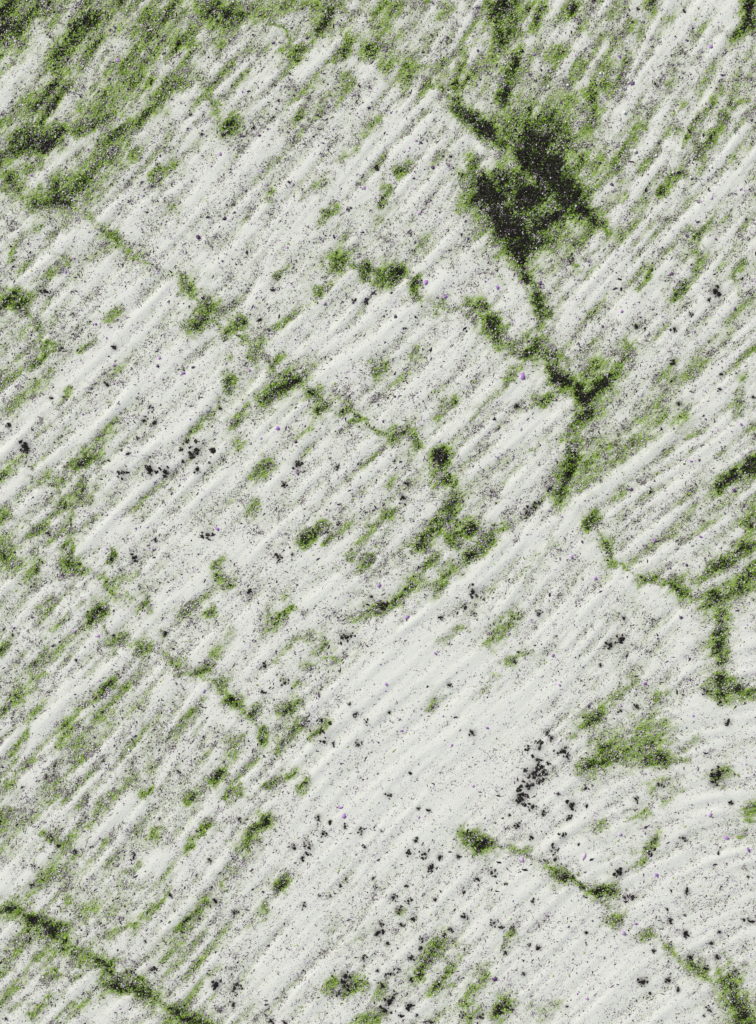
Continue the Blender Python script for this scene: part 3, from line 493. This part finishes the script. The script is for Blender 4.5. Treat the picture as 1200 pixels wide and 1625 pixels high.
# ------------------------------------------------------------------ black grit clumps, one by one
items = []
for cx_, cy_, r, k in CLUMP:
    k = min(1.0, .15 + .75 * k); r = r * (.93 if r > 7 else .82)
    n = int((r * r * (1.9 - .9 * k)) + 7)
    nb = max(4, int(4 + 7 * k + r / 2))                     # a few lobes make an uneven outline
    la = rng.normal(rng.uniform(0, math.pi), .75, nb) + math.pi * rng.integers(0, 2, nb); lr = r * (.2 + 1.05 * rng.random(nb) ** .7) * (.75 + .5 * k)
    bx = lr * np.cos(la); by = lr * np.sin(la); br = r * rng.uniform(.10, .46, nb) * rng.uniform(.6, 1, nb) * (1 - .4 * k)
    bx[0] = by[0] = 0; br[0] = r * (.52 - .30 * k)
    pr = br ** 2 / (br ** 2).sum(); q = rng.choice(nb, n, p=pr)
    rad = br[q] * np.sqrt(rng.random(n)); a = rng.uniform(0, 2 * math.pi, n)
    x = cx_ + bx[q] + rad * np.cos(a); y = cy_ + by[q] + rad * np.sin(a)
    sz = np.clip(rng.lognormal(math.log(.88), .45, n), .4, 2.2)
    up = np.maximum(0, 1 - (rad / br[q]) ** 2) * br[q] * .45
    vv = grains(x, y, sz, rng.uniform(1, 1.6, n), .8, 0.0, .1)
    vv[:, :, 2] += (up / U)[:, None]
    org = np.array([wx_(cx_), wy_(cy_), 0], np.float32)
    o = grain_obj("grit_clump", vv - org, np.clip(rng.beta(1.3, 2.2, n) + .2 * k, 0, 1), [M_clump]); o.location = org
    dd = float(samp(D, np.array([cx_ * 1.0]), np.array([cy_ * 1.0]))[0])
    look = ("large" if r >= 8 else "small" if r <= 4 else "medium") + (" crumbly" if k >= .7 else " compact" if k <= .25 else "")+ " black grit clump"
    tag(o, None, "grit clump", "black grit clumps lying on the sand")
    items.append(dict(x=cx_, y=cy_, look=look, o=o))
name_all(items, "")
for it in items: it['o']['label'] = it['o']['label'].replace("  ", " ")

# ------------------------------------------------------------------ violet mineral flecks and white pebbles
def chip(name, x, y, r, m):
    k = int(rng.integers(4, 7)); th = np.sort(np.linspace(0, 2 * math.pi, k, endpoint=False) + rng.uniform(-.35, .35, k))
    rr = r * rng.uniform(.55, 1.3, k); sq = rng.uniform(.5, .95); rot = rng.uniform(0, math.pi)
    lx = rr * np.cos(th); ly = rr * np.sin(th) * sq
    X = lx * math.cos(rot) - ly * math.sin(rot); Yv = lx * math.sin(rot) + ly * math.cos(rot)
    z0 = float(samp(Z, np.array([x * 1.0]), np.array([y * 1.0]))[0]); t = r * .10 / U; tl = rng.normal(0, .12, 2)
    up = (X * tl[0] + Yv * tl[1]) / U
    base_ = np.stack([X / U, Yv / U, up - t * .5], -1); top = np.stack([X * .9 / U, Yv * .9 / U, up * .9 + t + 1.0 / U], -1)
    ctr = np.array([[X.mean() / U, Yv.mean() / U, t * 1.15 + 1.0 / U]])
    VV = np.concatenate([base_, top, ctr]); FF = []
    for a in range(k):
        b_ = (a + 1) % k
        FF += [(a, b_, k + b_), (a, k + b_, k + a), (k + a, k + b_, 2 * k)]
    o = mesh_obj(name, VV, np.array(FF), [m], None, np.full(len(VV), rng.random()))
    o.location = (wx_(x), wy_(y), z0); return o
items = []
TN = ["dark violet", "violet", "pale lilac"]
for x, y, r, t in FLECK:
    o = chip("violet_fleck", x, y, r * .70, M_fl[t]); tag(o, None, "mineral fleck", "violet mineral flecks lying on the sand")
    items.append(dict(x=x, y=y, look=("large " if r >= 6 else "small " if r <= 3 else "") + TN[t], o=o))
name_all(items, "mineral fleck")
pool = []
while len(pool) < 300 - len(FLECK):
    x, y = rng.uniform(5, 1195), rng.uniform(5, 1620)
    if samp(D, np.array([x]), np.array([y]))[0] < .6 and min((x - f[0]) ** 2 + (y - f[1]) ** 2 for f in FLECK) > 200:
        pool.append((x, y))
for x, y in pool:
    t = int(rng.integers(0, 2))
    o = chip("violet_fleck", x, y, rng.uniform(1.3, 2.3), M_fl[t])
    tag(o, "tiny violet mineral fleck, a mere speck lost among grit and sand grains", "mineral fleck", "tiny violet specks among the grains")
items = []
for x, y, r in PEBBLE:
    th = np.linspace(0, 2 * math.pi, 12, endpoint=False); ph = np.linspace(0, math.pi, 8)[1:-1]
    VV = [(0, 0, r * .8)] + [(r * math.sin(p) * math.cos(a) * rng.uniform(.95, 1.05), r * math.sin(p) * math.sin(a) * rng.uniform(.95, 1.05), r * .8 * math.cos(p)) for p in ph for a in th] + [(0, 0, -r * .8)]
    VV = np.array(VV) / U; FF = []
    for a in range(12):
        b_ = (a + 1) % 12
        FF.append((0, 1 + a, 1 + b_))
        for q in range(len(ph) - 1):
            A, B = 1 + q * 12, 1 + (q + 1) * 12
            FF += [(A + a, B + a, B + b_), (A + a, B + b_, A + b_)]
        FF.append((len(VV) - 1, 1 + (len(ph) - 1) * 12 + b_, 1 + (len(ph) - 1) * 12 + a))
    o = mesh_obj("white_pebble", VV, np.array(FF), [M_peb], None, np.full(len(VV), rng.random()), smoothf=True)
    z0 = float(samp(Z, np.array([x * 1.0]), np.array([y * 1.0]))[0]); o.location = (wx_(x), wy_(y), z0 + (r * .45 + 1.2) / U)
    tag(o, None, "pebble", "round white pebbles on the sand")
    items.append(dict(x=x, y=y, look="larger round white" if r > 3 else "tiny round white" if r < 2 else "round white", o=o))
name_all(items, "pebble")
